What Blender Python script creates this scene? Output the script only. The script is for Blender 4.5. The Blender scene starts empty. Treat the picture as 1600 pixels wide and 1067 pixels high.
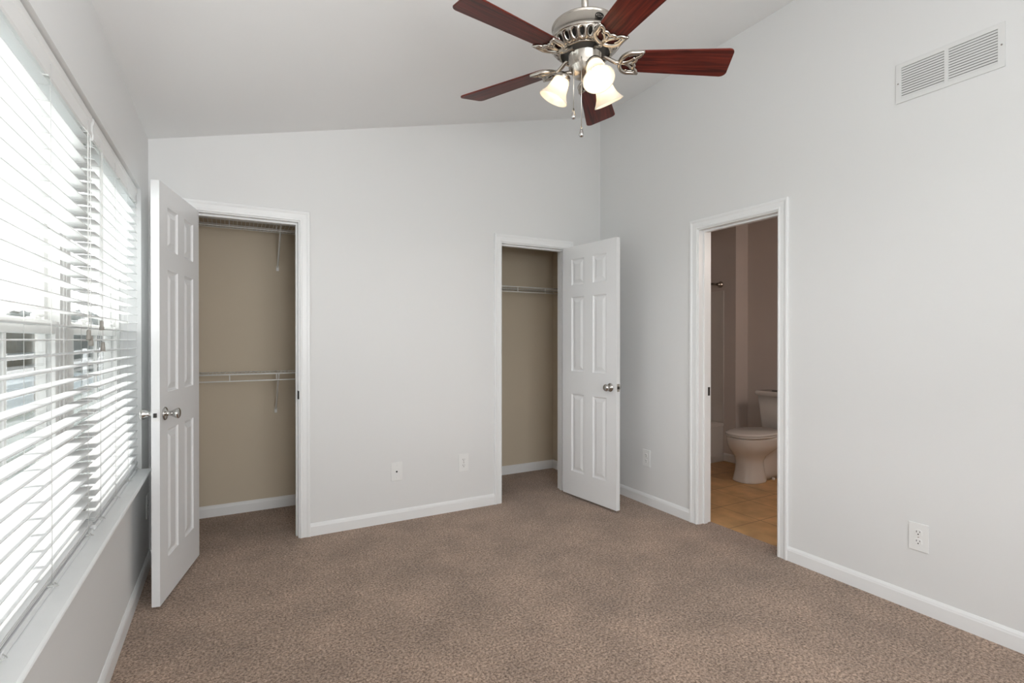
import bpy, bmesh, math, random
from math import sin, cos, pi, radians, sqrt
from mathutils import Vector, Matrix
random.seed(7)
S = bpy.context.scene
COL = S.collection
# ------------------------------------------------------------------ camera, world, sun, exposure
cam_d = bpy.data.cameras.new('camera')
cam_d.sensor_width = 36.0
cam_d.lens = 17.97
cam_d.clip_start = 0.02
cam_d.clip_end = 300
cam = bpy.data.objects.new('camera', cam_d)
COL.objects.link(cam)
cam.location = (0.4083, -3.5411, 1.2756)
cam.rotation_euler = (radians(90) - 0.0033, 0, -0.5033)
S.camera = cam

SKY = 1.95
SUN = 2.3
EXPOSURE = 1.82
LAMP = 5.6
w = bpy.data.worlds.new('sky')
S.world = w
w.use_nodes = True
w.node_tree.nodes['Background'].inputs[0].default_value = (0.975, 0.99, 1.0, 1)
w.node_tree.nodes['Background'].inputs[1].default_value = SKY
sd = bpy.data.lights.new('sun', 'SUN')
sd.energy = SUN
sd.angle = radians(0.6)
sd.color = (1.0, 0.97, 0.92)
sun = bpy.data.objects.new('sun', sd)
COL.objects.link(sun)
sun.rotation_euler = Vector((0.74, -0.10, -0.70)).to_track_quat('-Z', 'Y').to_euler()
S.view_settings.view_transform = 'Standard'
S.view_settings.look = 'None'
S.view_settings.gamma = 1.0
S.view_settings.use_curve_mapping = False
S.view_settings.exposure = EXPOSURE


def portal(name, loc, rot, sx, sy):
    ld = bpy.data.lights.new(name, 'AREA')
    ld.shape = 'RECTANGLE'
    ld.size, ld.size_y = sx, sy
    ld.cycles.is_portal = True
    o = bpy.data.objects.new(name, ld)
    COL.objects.link(o)
    o.location = loc
    o.rotation_euler = rot


portal('sky_portal_window', (-0.17, -1.26, 1.33), (0, radians(-90), 0), 1.5, 2.0)
bl = bpy.data.lights.new('bath_fill_light', 'POINT')  # unseen fill light added to brighten the bathroom
bl.energy = 4.5
bl.shadow_soft_size = 0.08
bl.color = (1.0, 0.87, 0.78)
blo = bpy.data.objects.new('bath_fill_light', bl)
COL.objects.link(blo)
blo.location = (4.55, -2.25, 2.05)
fl_d = bpy.data.lights.new('bounce_fill', 'AREA')  # unseen fill added behind the camera, thrown off the ceiling like a flash
fl_d.shape = 'DISK'
fl_d.size = 0.6
fl_d.energy = 11.0
fl_d.color = (0.985, 0.995, 1.0)
flo = bpy.data.objects.new('bounce_fill', fl_d)
COL.objects.link(flo)
flo.location = (0.85, -3.95, 1.55)
flo.rotation_euler = Vector((0.0, 0.35, 1.0)).to_track_quat('-Z', 'Y').to_euler()
portal('sky_portal_rear', (1.25, -4.85, 1.33), (radians(90), 0, 0), 2.4, 1.9)
try:
    S.cycles.max_bounces = 10
    S.cycles.diffuse_bounces = 6
    S.cycles.transparent_max_bounces = 24
    S.cycles.sample_clamp_indirect = 6.0
    S.cycles.caustics_reflective = False
    S.cycles.caustics_refractive = False
    S.cycles.use_denoising = True
except Exception:
    pass


# ------------------------------------------------------------------ materials
def nm(name):
    m = bpy.data.materials.new(name)
    m.use_nodes = True
    nt = m.node_tree
    return m, nt, nt.nodes['Principled BSDF']


def plain(name, col, rough=0.5, metal=0.0, var=0.03, vscale=6.0, bump=0.0, bscale=200.0, spec=0.5):
    m, nt, b = nm(name)
    tc = nt.nodes.new('ShaderNodeTexCoord')
    nz = nt.nodes.new('ShaderNodeTexNoise')
    nz.inputs['Scale'].default_value = vscale
    nz.inputs['Detail'].default_value = 3
    nt.links.new(tc.outputs['Object'], nz.inputs['Vector'])
    mx = nt.nodes.new('ShaderNodeMixRGB')
    mx.inputs[1].default_value = (*[c * (1 - var) for c in col], 1)
    mx.inputs[2].default_value = (*[min(1, c * (1 + var)) for c in col], 1)
    nt.links.new(nz.outputs['Fac'], mx.inputs[0])
    nt.links.new(mx.outputs[0], b.inputs['Base Color'])
    b.inputs['Roughness'].default_value = rough
    b.inputs['Metallic'].default_value = metal
    b.inputs['Specular IOR Level'].default_value = spec
    if bump > 0:
        n2 = nt.nodes.new('ShaderNodeTexNoise')
        n2.inputs['Scale'].default_value = bscale
        n2.inputs['Detail'].default_value = 2
        nt.links.new(tc.outputs['Object'], n2.inputs['Vector'])
        bp = nt.nodes.new('ShaderNodeBump')
        bp.inputs['Strength'].default_value = bump
        bp.inputs['Distance'].default_value = 0.002
        nt.links.new(n2.outputs['Fac'], bp.inputs['Height'])
        nt.links.new(bp.outputs[0], b.inputs['Normal'])
    return m


M = {}
M['wall'] = plain('wall_paint', (0.74, 0.74, 0.735), 0.75, var=0.008, vscale=1.5, bump=0.06, bscale=160, spec=0.25)
M['ceil'] = plain('ceiling_paint', (0.82, 0.822, 0.82), 0.9, var=0.01, vscale=1.5, bump=0.08, bscale=140, spec=0.15)
M['trim'] = plain('trim_paint', (0.82, 0.825, 0.825), 0.35, var=0.01, vscale=3, spec=0.4)
M['door'] = plain('door_paint', (0.80, 0.805, 0.81), 0.38, var=0.01, vscale=3, bump=0.04, bscale=220, spec=0.4)
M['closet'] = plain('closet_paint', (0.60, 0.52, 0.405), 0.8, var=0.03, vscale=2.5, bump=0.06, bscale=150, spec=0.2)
M['bathwall'] = plain('bath_paint', (0.62, 0.57, 0.54), 0.6, var=0.015, vscale=2, spec=0.3)
M['vinyl'] = plain('window_vinyl', (0.82, 0.82, 0.80), 0.4, var=0.01, spec=0.4)
M['sill'] = plain('sill_paint', (0.87, 0.88, 0.88), 0.3, var=0.05, vscale=9, spec=0.5)
M['chrome'] = plain('polished_chrome', (0.56, 0.55, 0.53), 0.12, 1.0, var=0.02, vscale=40)
M['nickel'] = plain('brushed_nickel', (0.46, 0.425, 0.38), 0.24, 1.0, var=0.08, vscale=30)
M['nickel_dark'] = plain('dark_and_shaded_nickel', (0.06, 0.057, 0.053), 0.45, 0.7, var=0.05)  # own tone of dark hardware; painted shade on the fan's inner parts
M['brass'] = plain('brass', (0.75, 0.52, 0.22), 0.25, 1.0)
M['black'] = plain('black_plastic', (0.012, 0.012, 0.012), 0.6)
M['plate'] = plain('white_plastic', (0.80, 0.80, 0.79), 0.35, var=0.01)
M['wire'] = plain('vinyl_coated_wire', (0.80, 0.80, 0.78), 0.4, var=0.02)
M['porcelain'] = plain('porcelain', (0.72, 0.71, 0.69), 0.12, var=0.01, spec=0.6)
M['tub'] = plain('tub_acrylic', (0.66, 0.64, 0.61), 0.3, var=0.02)
M['ventshade'] = plain('duct_shade', (0.02, 0.02, 0.02), 0.9)
M['ventwhite'] = plain('vent_enamel', (0.70, 0.70, 0.69), 0.45, var=0.01)
M['cord'] = plain('white_cord', (0.66, 0.66, 0.64), 0.8)
M['tassel'] = plain('tassel_plastic', (0.30, 0.28, 0.25), 0.5, var=0.1, vscale=60)
M['grass'] = plain('lawn', (0.17, 0.20, 0.185), 0.95, var=0.25, vscale=2)
M['concrete'] = plain('concrete_drive', (0.24, 0.285, 0.30), 0.9, var=0.12, vscale=3)
M['fence'] = plain('fence_paint', (0.85, 0.86, 0.86), 0.6)
M['leaf'] = plain('leaves', (0.040, 0.050, 0.046), 0.8, var=0.5, vscale=5)
M['bark'] = plain('bark', (0.16, 0.11, 0.08), 0.9, var=0.3, vscale=12)
M['siding'] = plain('house_siding', (0.55, 0.54, 0.50), 0.8)
M['roof'] = plain('roof_shingle', (0.10, 0.085, 0.075), 0.9, var=0.3, vscale=8)


def slat_mat():
    m, nt, b = nm('blind_slat')
    nt.nodes.remove(b)
    out = nt.nodes['Material Output']
    d = nt.nodes.new('ShaderNodeBsdfDiffuse')
    d.inputs[0].default_value = (0.86, 0.87, 0.87, 1)
    t = nt.nodes.new('ShaderNodeBsdfTranslucent')
    t.inputs[0].default_value = (0.86, 0.87, 0.87, 1)
    g = nt.nodes.new('ShaderNodeBsdfGlossy')
    g.inputs['Roughness'].default_value = 0.35
    m1 = nt.nodes.new('ShaderNodeMixShader')
    m1.inputs[0].default_value = 0.14
    nt.links.new(d.outputs[0], m1.inputs[1])
    nt.links.new(t.outputs[0], m1.inputs[2])
    m2 = nt.nodes.new('ShaderNodeMixShader')
    m2.inputs[0].default_value = 0.04
    nt.links.new(m1.outputs[0], m2.inputs[1])
    nt.links.new(g.outputs[0], m2.inputs[2])
    nt.links.new(m2.outputs[0], out.inputs[0])
    return m


M['slat'] = slat_mat()


def glass_mat(name, tint, refl):
    m, nt, b = nm(name)
    nt.nodes.remove(b)
    out = nt.nodes['Material Output']
    t = nt.nodes.new('ShaderNodeBsdfTransparent')
    t.inputs[0].default_value = (*tint, 1)
    g = nt.nodes.new('ShaderNodeBsdfGlossy')
    g.inputs['Roughness'].default_value = 0.02
    fr = nt.nodes.new('ShaderNodeFresnel')
    fr.inputs[0].default_value = 1.3
    ml = nt.nodes.new('ShaderNodeMath')
    ml.operation = 'MULTIPLY'
    ml.inputs[1].default_value = refl
    nt.links.new(fr.outputs[0], ml.inputs[0])
    mx = nt.nodes.new('ShaderNodeMixShader')
    nt.links.new(ml.outputs[0], mx.inputs[0])
    nt.links.new(t.outputs[0], mx.inputs[1])
    nt.links.new(g.outputs[0], mx.inputs[2])
    nt.links.new(mx.outputs[0], out.inputs[0])
    return m


M['glass'] = glass_mat('window_glass', (0.96, 0.965, 0.965), 0.6)


def screen_mat():
    m, nt, b = nm('insect_screen')
    nt.nodes.remove(b)
    out = nt.nodes['Material Output']
    t = nt.nodes.new('ShaderNodeBsdfTransparent')
    d = nt.nodes.new('ShaderNodeBsdfDiffuse')
    d.inputs[0].default_value = (0.05, 0.055, 0.06, 1)
    mx = nt.nodes.new('ShaderNodeMixShader')
    mx.inputs[0].default_value = 0.55
    nt.links.new(t.outputs[0], mx.inputs[1])
    nt.links.new(d.outputs[0], mx.inputs[2])
    nt.links.new(mx.outputs[0], out.inputs[0])
    return m


M['screen'] = screen_mat()


def carpet_mat():
    m, nt, b = nm('carpet_pile')
    L = nt.links
    tc = nt.nodes.new('ShaderNodeTexCoord')

    def noise(scale, detail, rough=0.6, src=None):
        n = nt.nodes.new('ShaderNodeTexNoise')
        n.inputs['Scale'].default_value = scale
        n.inputs['Detail'].default_value = detail
        n.inputs['Roughness'].default_value = rough
        L.new(tc.outputs['Object'] if src is None else src, n.inputs['Vector'])
        return n
    fine = noise(95, 4, 0.8)
    mid = noise(28, 3, 0.6)
    big = noise(3.2, 6, 0.62)
    ramp = nt.nodes.new('ShaderNodeValToRGB')
    e = ramp.color_ramp.elements
    e[0].position, e[0].color = 0.385, (0.125, 0.072, 0.047, 1)
    e[1].position, e[1].color = 0.635, (0.60, 0.43, 0.325, 1)
    em = ramp.color_ramp.elements.new(0.5)
    em.color = (0.332, 0.233, 0.172, 1)
    L.new(fine.outputs['Fac'], ramp.inputs[0])
    mr = nt.nodes.new('ShaderNodeMapRange')
    mr.inputs[1].default_value, mr.inputs[2].default_value = 0.35, 0.65
    mr.inputs[3].default_value, mr.inputs[4].default_value = 0.84, 1.17
    L.new(big.outputs['Fac'], mr.inputs[0])
    mr2 = nt.nodes.new('ShaderNodeMapRange')
    mr2.inputs[1].default_value, mr2.inputs[2].default_value = 0.3, 0.7
    mr2.inputs[3].default_value, mr2.inputs[4].default_value = 0.90, 1.10
    L.new(mid.outputs['Fac'], mr2.inputs[0])
    mm = nt.nodes.new('ShaderNodeMath')
    mm.operation = 'MULTIPLY'
    L.new(mr.outputs[0], mm.inputs[0])
    L.new(mr2.outputs[0], mm.inputs[1])
    mul = nt.nodes.new('ShaderNodeVectorMath')
    mul.operation = 'SCALE'
    L.new(ramp.outputs[0], mul.inputs[0])
    L.new(mm.outputs[0], mul.inputs['Scale'])
    L.new(mul.outputs[0], b.inputs['Base Color'])
    b.inputs['Roughness'].default_value = 1.0
    b.inputs['Specular IOR Level'].default_value = 0.05
    b.inputs['Sheen Weight'].default_value = 0.25
    b.inputs['Sheen Roughness'].default_value = 0.5
    add = nt.nodes.new('ShaderNodeMath')
    add.operation = 'ADD'
    L.new(fine.outputs['Fac'], add.inputs[0])
    L.new(mid.outputs['Fac'], add.inputs[1])
    bp = nt.nodes.new('ShaderNodeBump')
    bp.inputs['Strength'].default_value = 0.75
    bp.inputs['Distance'].default_value = 0.008
    L.new(add.outputs[0], bp.inputs['Height'])
    L.new(bp.outputs[0], b.inputs['Normal'])
    return m


M['carpet'] = carpet_mat()


def tile_mat():
    m, nt, b = nm('bath_tile')
    L = nt.links
    tc = nt.nodes.new('ShaderNodeTexCoord')
    mp = nt.nodes.new('ShaderNodeMapping')
    mp.inputs['Location'].default_value = (-3.70, 1.215, 0)
    L.new(tc.outputs['Object'], mp.inputs['Vector'])
    br = nt.nodes.new('ShaderNodeTexBrick')
    br.offset = 0.0
    br.squash = 1.0
    br.inputs['Scale'].default_value = 1.0
    br.inputs['Mortar Size'].default_value = 0.0035
    br.inputs['Mortar Smooth'].default_value = 0.1
    br.inputs['Brick Width'].default_value = 0.335
    br.inputs['Row Height'].default_value = 0.335
    br.inputs['Color1'].default_value = (0.60, 0.37, 0.17, 1)
    br.inputs['Color2'].default_value = (0.53, 0.32, 0.145, 1)
    br.inputs['Mortar'].default_value = (0.27, 0.17, 0.085, 1)
    L.new(mp.outputs[0], br.inputs['Vector'])
    nz = nt.nodes.new('ShaderNodeTexNoise')
    nz.inputs['Scale'].default_value = 7
    nz.inputs['Detail'].default_value = 5
    L.new(tc.outputs['Object'], nz.inputs['Vector'])
    mr = nt.nodes.new('ShaderNodeMapRange')
    mr.inputs[1].default_value, mr.inputs[2].default_value = 0.3, 0.7
    mr.inputs[3].default_value, mr.inputs[4].default_value = 0.8, 1.2
    L.new(nz.outputs['Fac'], mr.inputs[0])
    mul = nt.nodes.new('ShaderNodeVectorMath')
    mul.operation = 'SCALE'
    L.new(br.outputs['Color'], mul.inputs[0])
    L.new(mr.outputs[0], mul.inputs['Scale'])
    L.new(mul.outputs[0], b.inputs['Base Color'])
    b.inputs['Roughness'].default_value = 0.45
    bp = nt.nodes.new('ShaderNodeBump')
    bp.inputs['Strength'].default_value = 0.4
    bp.inputs['Distance'].default_value = 0.002
    bp.invert = True
    L.new(br.outputs['Fac'], bp.inputs['Height'])
    L.new(bp.outputs[0], b.inputs['Normal'])
    return m


M['tile'] = tile_mat()


def wood_mat():
    m, nt, b = nm('cherry_blade')
    L = nt.links
    tc = nt.nodes.new('ShaderNodeTexCoord')
    mp = nt.nodes.new('ShaderNodeMapping')
    mp.inputs['Scale'].default_value = (3.0, 55.0, 20.0)
    L.new(tc.outputs['Object'], mp.inputs['Vector'])
    nz = nt.nodes.new('ShaderNodeTexNoise')
    nz.inputs['Scale'].default_value = 1.6
    nz.inputs['Detail'].default_value = 5
    nz.inputs['Distortion'].default_value = 0.6
    L.new(mp.outputs[0], nz.inputs['Vector'])
    rp = nt.nodes.new('ShaderNodeValToRGB')
    e = rp.color_ramp.elements
    e[0].position, e[0].color = 0.30, (0.022, 0.004, 0.003, 1)
    e[1].position, e[1].color = 0.72, (0.15, 0.022, 0.013, 1)
    L.new(nz.outputs['Fac'], rp.inputs[0])
    L.new(rp.outputs[0], b.inputs['Base Color'])
    b.inputs['Roughness'].default_value = 0.38
    b.inputs['Specular IOR Level'].default_value = 0.22
    return m


M['blade'] = wood_mat()


def shade_mat():
    m, nt, b = nm('frosted_shade_glass')
    nt.nodes.remove(b)
    out = nt.nodes['Material Output']
    d = nt.nodes.new('ShaderNodeBsdfDiffuse')
    d.inputs[0].default_value = (0.90, 0.87, 0.80, 1)
    t = nt.nodes.new('ShaderNodeBsdfTranslucent')
    t.inputs[0].default_value = (1.0, 0.91, 0.78, 1)
    m1 = nt.nodes.new('ShaderNodeMixShader')
    m1.inputs[0].default_value = 0.4
    nt.links.new(d.outputs[0], m1.inputs[1])
    nt.links.new(t.outputs[0], m1.inputs[2])
    g = nt.nodes.new('ShaderNodeBsdfGlossy')
    g.inputs['Roughness'].default_value = 0.15
    m2 = nt.nodes.new('ShaderNodeMixShader')
    m2.inputs[0].default_value = 0.05
    nt.links.new(m1.outputs[0], m2.inputs[1])
    nt.links.new(g.outputs[0], m2.inputs[2])
    nt.links.new(m2.outputs[0], out.inputs[0])
    return m


M['shade'] = shade_mat()


def bulb_mat():
    m, nt, b = nm('lit_bulb')
    nt.nodes.remove(b)
    e = nt.nodes.new('ShaderNodeEmission')
    e.inputs[0].default_value = (1.0, 0.84, 0.64, 1)
    e.inputs[1].default_value = LAMP
    nt.links.new(e.outputs[0], nt.nodes['Material Output'].inputs[0])
    return m


M['bulb'] = bulb_mat()


# ------------------------------------------------------------------ mesh helpers
class MB:
    def __init__(self):
        self.v, self.f, self.s = [], [], []

    def add(self, vs, fs, smooth=False):
        o = len(self.v)
        self.v += [tuple(p) for p in vs]
        for f in fs:
            self.f.append([i + o for i in f])
            self.s.append(smooth)
        return self

    def box(self, a, b):
        (x0, y0, z0), (x1, y1, z1) = a, b
        x0, x1 = min(x0, x1), max(x0, x1)
        y0, y1 = min(y0, y1), max(y0, y1)
        z0, z1 = min(z0, z1), max(z0, z1)
        vs = [(x0, y0, z0), (x1, y0, z0), (x1, y1, z0), (x0, y1, z0), (x0, y0, z1), (x1, y0, z1), (x1, y1, z1), (x0, y1, z1)]
        return self.add(vs, [(0, 3, 2, 1), (4, 5, 6, 7), (0, 1, 5, 4), (1, 2, 6, 5), (2, 3, 7, 6), (3, 0, 4, 7)])

    def xform_from(self, start, mat):
        for i in range(start, len(self.v)):
            self.v[i] = tuple(mat @ Vector(self.v[i]))

    def lathe(self, prof, n=32, mat=None, cap=True):
        st = len(self.v)
        vs, fs = [], []
        for (r, z) in prof:
            for k in range(n):
                a = 2 * pi * k / n
                vs.append((r * cos(a), r * sin(a), z))
        m = len(prof)
        for i in range(m - 1):
            for k in range(n):
                k2 = (k + 1) % n
                fs.append((i * n + k, i * n + k2, (i + 1) * n + k2, (i + 1) * n + k))
        if cap:
            fs.append(tuple(range(n - 1, -1, -1)))
            fs.append(tuple((m - 1) * n + k for k in range(n)))
        self.add(vs, fs, True)
        if mat is not None:
            self.xform_from(st, mat)
        return self

    def tube(self, pts, r, n=8, closed=False, flat=1.0):
        P = [Vector(p) for p in pts]
        m = len(P)
        rs = r if isinstance(r, (list, tuple)) else [r] * m
        vs, fs = [], []
        up = None
        for i in range(m):
            if closed:
                t = (P[(i + 1) % m] - P[i - 1])
            else:
                t = P[min(i + 1, m - 1)] - P[max(i - 1, 0)]
            t.normalize()
            if up is None:
                h = Vector((0, 0, 1)) if abs(t.z) < 0.9 else Vector((1, 0, 0))
                up = (h - t * h.dot(t)).normalized()
            else:
                up = (up - t * up.dot(t))
                up = up.normalized() if up.length > 1e-6 else t.orthogonal().normalized()
            side = t.cross(up)
            for k in range(n):
                a = 2 * pi * k / n
                vs.append(P[i] + side * (cos(a) * rs[i]) + up * (sin(a) * rs[i] * flat))
        mm = m if closed else m - 1
        for i in range(mm):
            j = (i + 1) % m
            for k in range(n):
                k2 = (k + 1) % n
                fs.append((i * n + k, j * n + k, j * n + k2, i * n + k2))
        if not closed:
            fs.append(tuple(range(n)))
            fs.append(tuple((m - 1) * n + k for k in range(n - 1, -1, -1)))
        return self.add(vs, fs, True)

    def loft(self, rings, smooth=True, caps=True):
        n = len(rings[0])
        vs = [p for r in rings for p in r]
        fs = []
        for i in range(len(rings) - 1):
            for k in range(n):
                k2 = (k + 1) % n
                fs.append((i * n + k, i * n + k2, (i + 1) * n + k2, (i + 1) * n + k))
        if caps:
            fs.append(tuple(range(n - 1, -1, -1)))
            fs.append(tuple((len(rings) - 1) * n + k for k in range(n)))
        return self.add(vs, fs, smooth)

    def prism(self, pts, axis, a, b):
        """2-D outline extruded along axis 'x','y' or 'z' from a to b."""
        def mk(p, t):
            return {'x': (t, p[0], p[1]), 'y': (p[0], t, p[1]), 'z': (p[0], p[1], t)}[axis]
        n = len(pts)
        vs = [mk(p, a) for p in pts] + [mk(p, b) for p in pts]
        fs = [tuple(range(n - 1, -1, -1)), tuple(range(n, 2 * n))]
        for k in range(n):
            fs.append((k, (k + 1) % n, n + (k + 1) % n, n + k))
        return self.add(vs, fs)

    def mesh(self, name):
        me = bpy.data.meshes.new(name)
        me.from_pydata(self.v, [], self.f)
        bm = bmesh.new()
        bm.from_mesh(me)
        for i, f in enumerate(bm.faces):
            f.smooth = self.s[i]
        bmesh.ops.remove_doubles(bm, verts=bm.verts, dist=1e-6)
        bmesh.ops.recalc_face_normals(bm, faces=bm.faces)
        bm.to_mesh(me)
        bm.free()
        return me

    def obj(self, name, mat, parent=None, loc=None, bevel=0.0, seg=2, angle=40, rotz=None):
        me = self.mesh(name)
        me.materials.append(M[mat] if isinstance(mat, str) else mat)
        o = bpy.data.objects.new(name, me)
        COL.objects.link(o)
        if parent is not None:
            o.parent = parent
        if loc is not None:
            o.location = loc
        if rotz is not None:
            o.rotation_euler = (0, 0, rotz)
        if bevel > 0:
            bv = o.modifiers.new('bevel', 'BEVEL')
            bv.width = bevel
            bv.segments = seg
            bv.limit_method = 'ANGLE'
            bv.angle_limit = radians(angle)
        return o


def tag(o, label=None, cat=None, group=None, kind=None):
    if label:
        o['label'] = label
    if cat:
        o['category'] = cat
    if group:
        o['group'] = group
    if kind:
        o['kind'] = kind
    return o


def thing(name, label, cat, loc=(0, 0, 0), rotz=0.0, group=None, kind=None):
    o = bpy.data.objects.new(name, None)
    o.empty_display_size = 0.1
    COL.objects.link(o)
    o.location = loc
    o.rotation_euler = (0, 0, rotz)
    return tag(o, label, cat, group, kind)


def struct(o, label, cat):
    return tag(o, label, cat, None, 'structure')


def copy_tree(o, parent=None):
    c = o.copy()
    COL.objects.link(c)
    if parent is not None:
        c.parent = parent
    for ch in list(o.children):
        copy_tree(ch, c)
    return c


def grid_wall(us, vs, hole, axis, a, b, top=None):
    """Solid wall with rectangular holes. us, vs: break lines; hole(u,v) True in a hole.
    axis 'x': wall plane x in [a,b], u=y, v=z.  axis 'y': plane y in [a,b], u=x, v=z.  top(u) gives the last v row."""
    m = MB()
    nu, nv = len(us), len(vs)

    def P(i, j, t):
        v = vs[j] if not (top and j == nv - 1) else top(us[i])
        return (t, us[i], v) if axis == 'x' else (us[i], t, v)
    idx = {}
    for i in range(nu):
        for j in range(nv):
            for k, t in enumerate((a, b)):
                idx[i, j, k] = len(m.v)
                m.v.append(P(i, j, t))

    def solid(i, j):
        if i < 0 or j < 0 or i >= nu - 1 or j >= nv - 1:
            return False
        return not hole((us[i] + us[i + 1]) / 2, (vs[j] + vs[j + 1]) / 2)

    def q(*f):
        m.f.append(list(f))
        m.s.append(False)
    for i in range(nu - 1):
        for j in range(nv - 1):
            if not solid(i, j):
                continue
            for k in (0, 1):
                q(idx[i, j, k], idx[i + 1, j, k], idx[i + 1, j + 1, k], idx[i, j + 1, k])
            if not solid(i - 1, j):
                q(idx[i, j, 0], idx[i, j, 1], idx[i, j + 1, 1], idx[i, j + 1, 0])
            if not solid(i + 1, j):
                q(idx[i + 1, j, 0], idx[i + 1, j, 1], idx[i + 1, j + 1, 1], idx[i + 1, j + 1, 0])
            if not solid(i, j - 1):
                q(idx[i, j, 0], idx[i, j, 1], idx[i + 1, j, 1], idx[i + 1, j, 0])
            if not solid(i, j + 1):
                q(idx[i, j + 1, 0], idx[i, j + 1, 1], idx[i + 1, j + 1, 1], idx[i + 1, j + 1, 0])
    return m


# ------------------------------------------------------------------ room dimensions
W = 3.2376          # inner face of the right wall
T = 0.12            # inner wall thickness
YR = -4.70          # rear wall
ZL, SL = 2.415, 0.2478


def zc(x):
    return ZL + SL * x


WY0, WY1, WZ0, WZ1 = -2.25, -0.27, 0.575, 2.06     # window opening
C1 = (0.183, 0.790)
C2 = (2.267, 2.872)
BD = (-1.653, -1.074)
ZJ = 2.032           # jamb head
CW = 0.0624          # casing width
YB = 0.73            # closet rear wall
BX = 5.17            # bath far wall

# ------------------------------------------------------------------ setting
mb = MB()
mb.prism([(-0.16, YR - 0.12), (W + T, YR - 0.12), (W + T, YB + 0.1), (-0.16, YB + 0.1)], 'z', -0.12, 0.0)
fl = struct(mb.obj('floor', 'carpet'), 'brown taupe cut pile carpet covering bedroom and closet floors', 'carpet')
mb = MB()
mb.box((W + T, -2.7, -0.12), (BX + 0.1, 1.0, -0.006))
struct(mb.obj('floor_bathroom', 'tile'), 'square orange tan tiles on the bathroom floor', 'tile floor')

g = grid_wall([YR, WY0, WY1, 0.0, YB + 0.1], [-0.12, WZ0, WZ1, zc(0) + 0.1], lambda u, v: WY0 < u < WY1 and WZ0 < v < WZ1, 'x', -0.16, 0.0)
struct(g.obj('wall_left', 'wall'), 'pale grey window wall on the left', 'wall')
g = grid_wall([0.0, C1[0] - .012, C1[1] + .012, C2[0] - .012, C2[1] + .012, W], [-0.02, ZJ + .012, 3.0],
              lambda u, v: v < ZJ + .012 and (C1[0] - .012 < u < C1[1] + .012 or C2[0] - .012 < u < C2[1] + .012), 'y', 0.0, T, top=lambda u: zc(u) + 0.03)
struct(g.obj('wall_back', 'wall'), 'pale grey back wall with the two closet openings', 'wall')
g = grid_wall([YR, BD[0] - .012, BD[1] + .012, YB + 0.1], [-0.02, ZJ + .012, zc(W) + 0.08],
              lambda u, v: v < ZJ + .012 and BD[0] - .012 < u < BD[1] + .012, 'x', W, W + T)
struct(g.obj('wall_right', 'wall'), 'tall pale grey wall on the right with bathroom opening and vent', 'wall')
RW = (0.15, 2.35, 0.5, 2.15)  # rear opening added to let in fill light
g = grid_wall([-0.16, RW[0], RW[1], W + T], [-0.12, RW[2], RW[3], 3.0],
              lambda u, v: RW[0] < u < RW[1] and RW[2] < v < RW[3], 'y', YR - 0.12, YR, top=lambda u: zc(u) + 0.03)
struct(g.obj('wall_rear', 'wall'), 'pale grey wall behind the camera', 'wall')
mb = MB()
x0, x1 = -0.16, W + T
mb.prism([(x0, zc(x0)), (x1, zc(x1)), (x1, zc(x1) + 0.1), (x0, zc(x0) + 0.1)], 'y', YR - 0.12, 0.06)
struct(mb.obj('ceiling', 'ceil'), 'sloped vaulted white ceiling rising to the right', 'ceiling')

# closets
mb = MB()
mb.box((0.0, YB, -0.02), (W, YB + 0.1, 2.5))
struct(mb.obj('wall_closet_back', 'closet'), 'beige rear wall inside both closets', 'wall')
mb = MB()
mb.box((1.58, T, -0.02), (1.68, YB, 2.5))
struct(mb.obj('wall_closet_partition', 'closet'), 'beige partition between the two closets', 'wall')
mb = MB()
mb.box((0.0, T, 2.44), (1.58, YB, 2.5))
mb.box((1.68, T, 2.44), (W, YB, 2.5))
struct(mb.obj('ceiling_closet', 'closet'), 'flat beige closet ceilings', 'ceiling')
mb = MB()
mb.box((0.0, T, -0.02), (0.012, YB, 2.44))
struct(mb.obj('wall_closet_left', 'closet'), 'beige left side wall of the left closet', 'wall')
mb = MB()
mb.box((W - 0.012, T, -0.02), (W, YB, 2.44))
struct(mb.obj('wall_closet_right', 'closet'), 'beige right side wall of the right closet', 'wall')
mb = MB()
for a, b_ in ((0.012, C1[0] - .012), (C1[1] + .012, 1.58), (1.68, C2[0] - .012), (C2[1] + .012, W - .012)):
    mb.box((a, T, -0.02), (b_, T + 0.006, 2.44))
for c in (C1, C2):
    mb.box((c[0] - .012, T, ZJ + .012), (c[1] + .012, T + 0.006, 2.44))
struct(mb.obj('wall_closet_front', 'closet'), 'beige inner faces of the closet front walls', 'wall')

# bathroom shell
g = grid_wall([-2.6, BD[0] - .012, BD[1] + .012, 0.9], [-0.02, ZJ + .012, 2.49], lambda u, v: v < ZJ + .012 and BD[0] - .012 < u < BD[1] + .012, 'x', W + T, W + T + 0.006)
struct(g.obj('wall_bathroom_near', 'bathwall'), 'bathroom face of the wall around its doorway', 'wall')
mb = MB()
mb.box((BX, -2.6, -0.02), (BX + 0.1, 0.0, 2.49))
struct(mb.obj('wall_bathroom_far', 'bathwall'), 'taupe bathroom wall behind the toilet', 'wall')
mb = MB()
mb.prism([(4.98, -0.03), (BX + 0.1, -0.03), (BX + 0.1, 0.97), (4.98, 0.97)], 'z', -0.02, 2.49)
struct(mb.obj('wall_bathroom_wing', 'bathwall'), 'short wing wall between the bathtub and toilet', 'wall')
mb = MB()
mb.box((W + T, 0.87, -0.02), (4.98, 0.97, 2.49))
struct(mb.obj('wall_bathroom_alcove', 'bathwall'), 'taupe wall along the back of the bathtub', 'wall')
mb = MB()
mb.box((W + T, -2.7, -0.02), (BX + 0.1, -2.6, 2.49))
struct(mb.obj('wall_bathroom_side', 'bathwall'), 'unseen near side wall of the bathroom', 'wall')
mb = MB()
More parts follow.
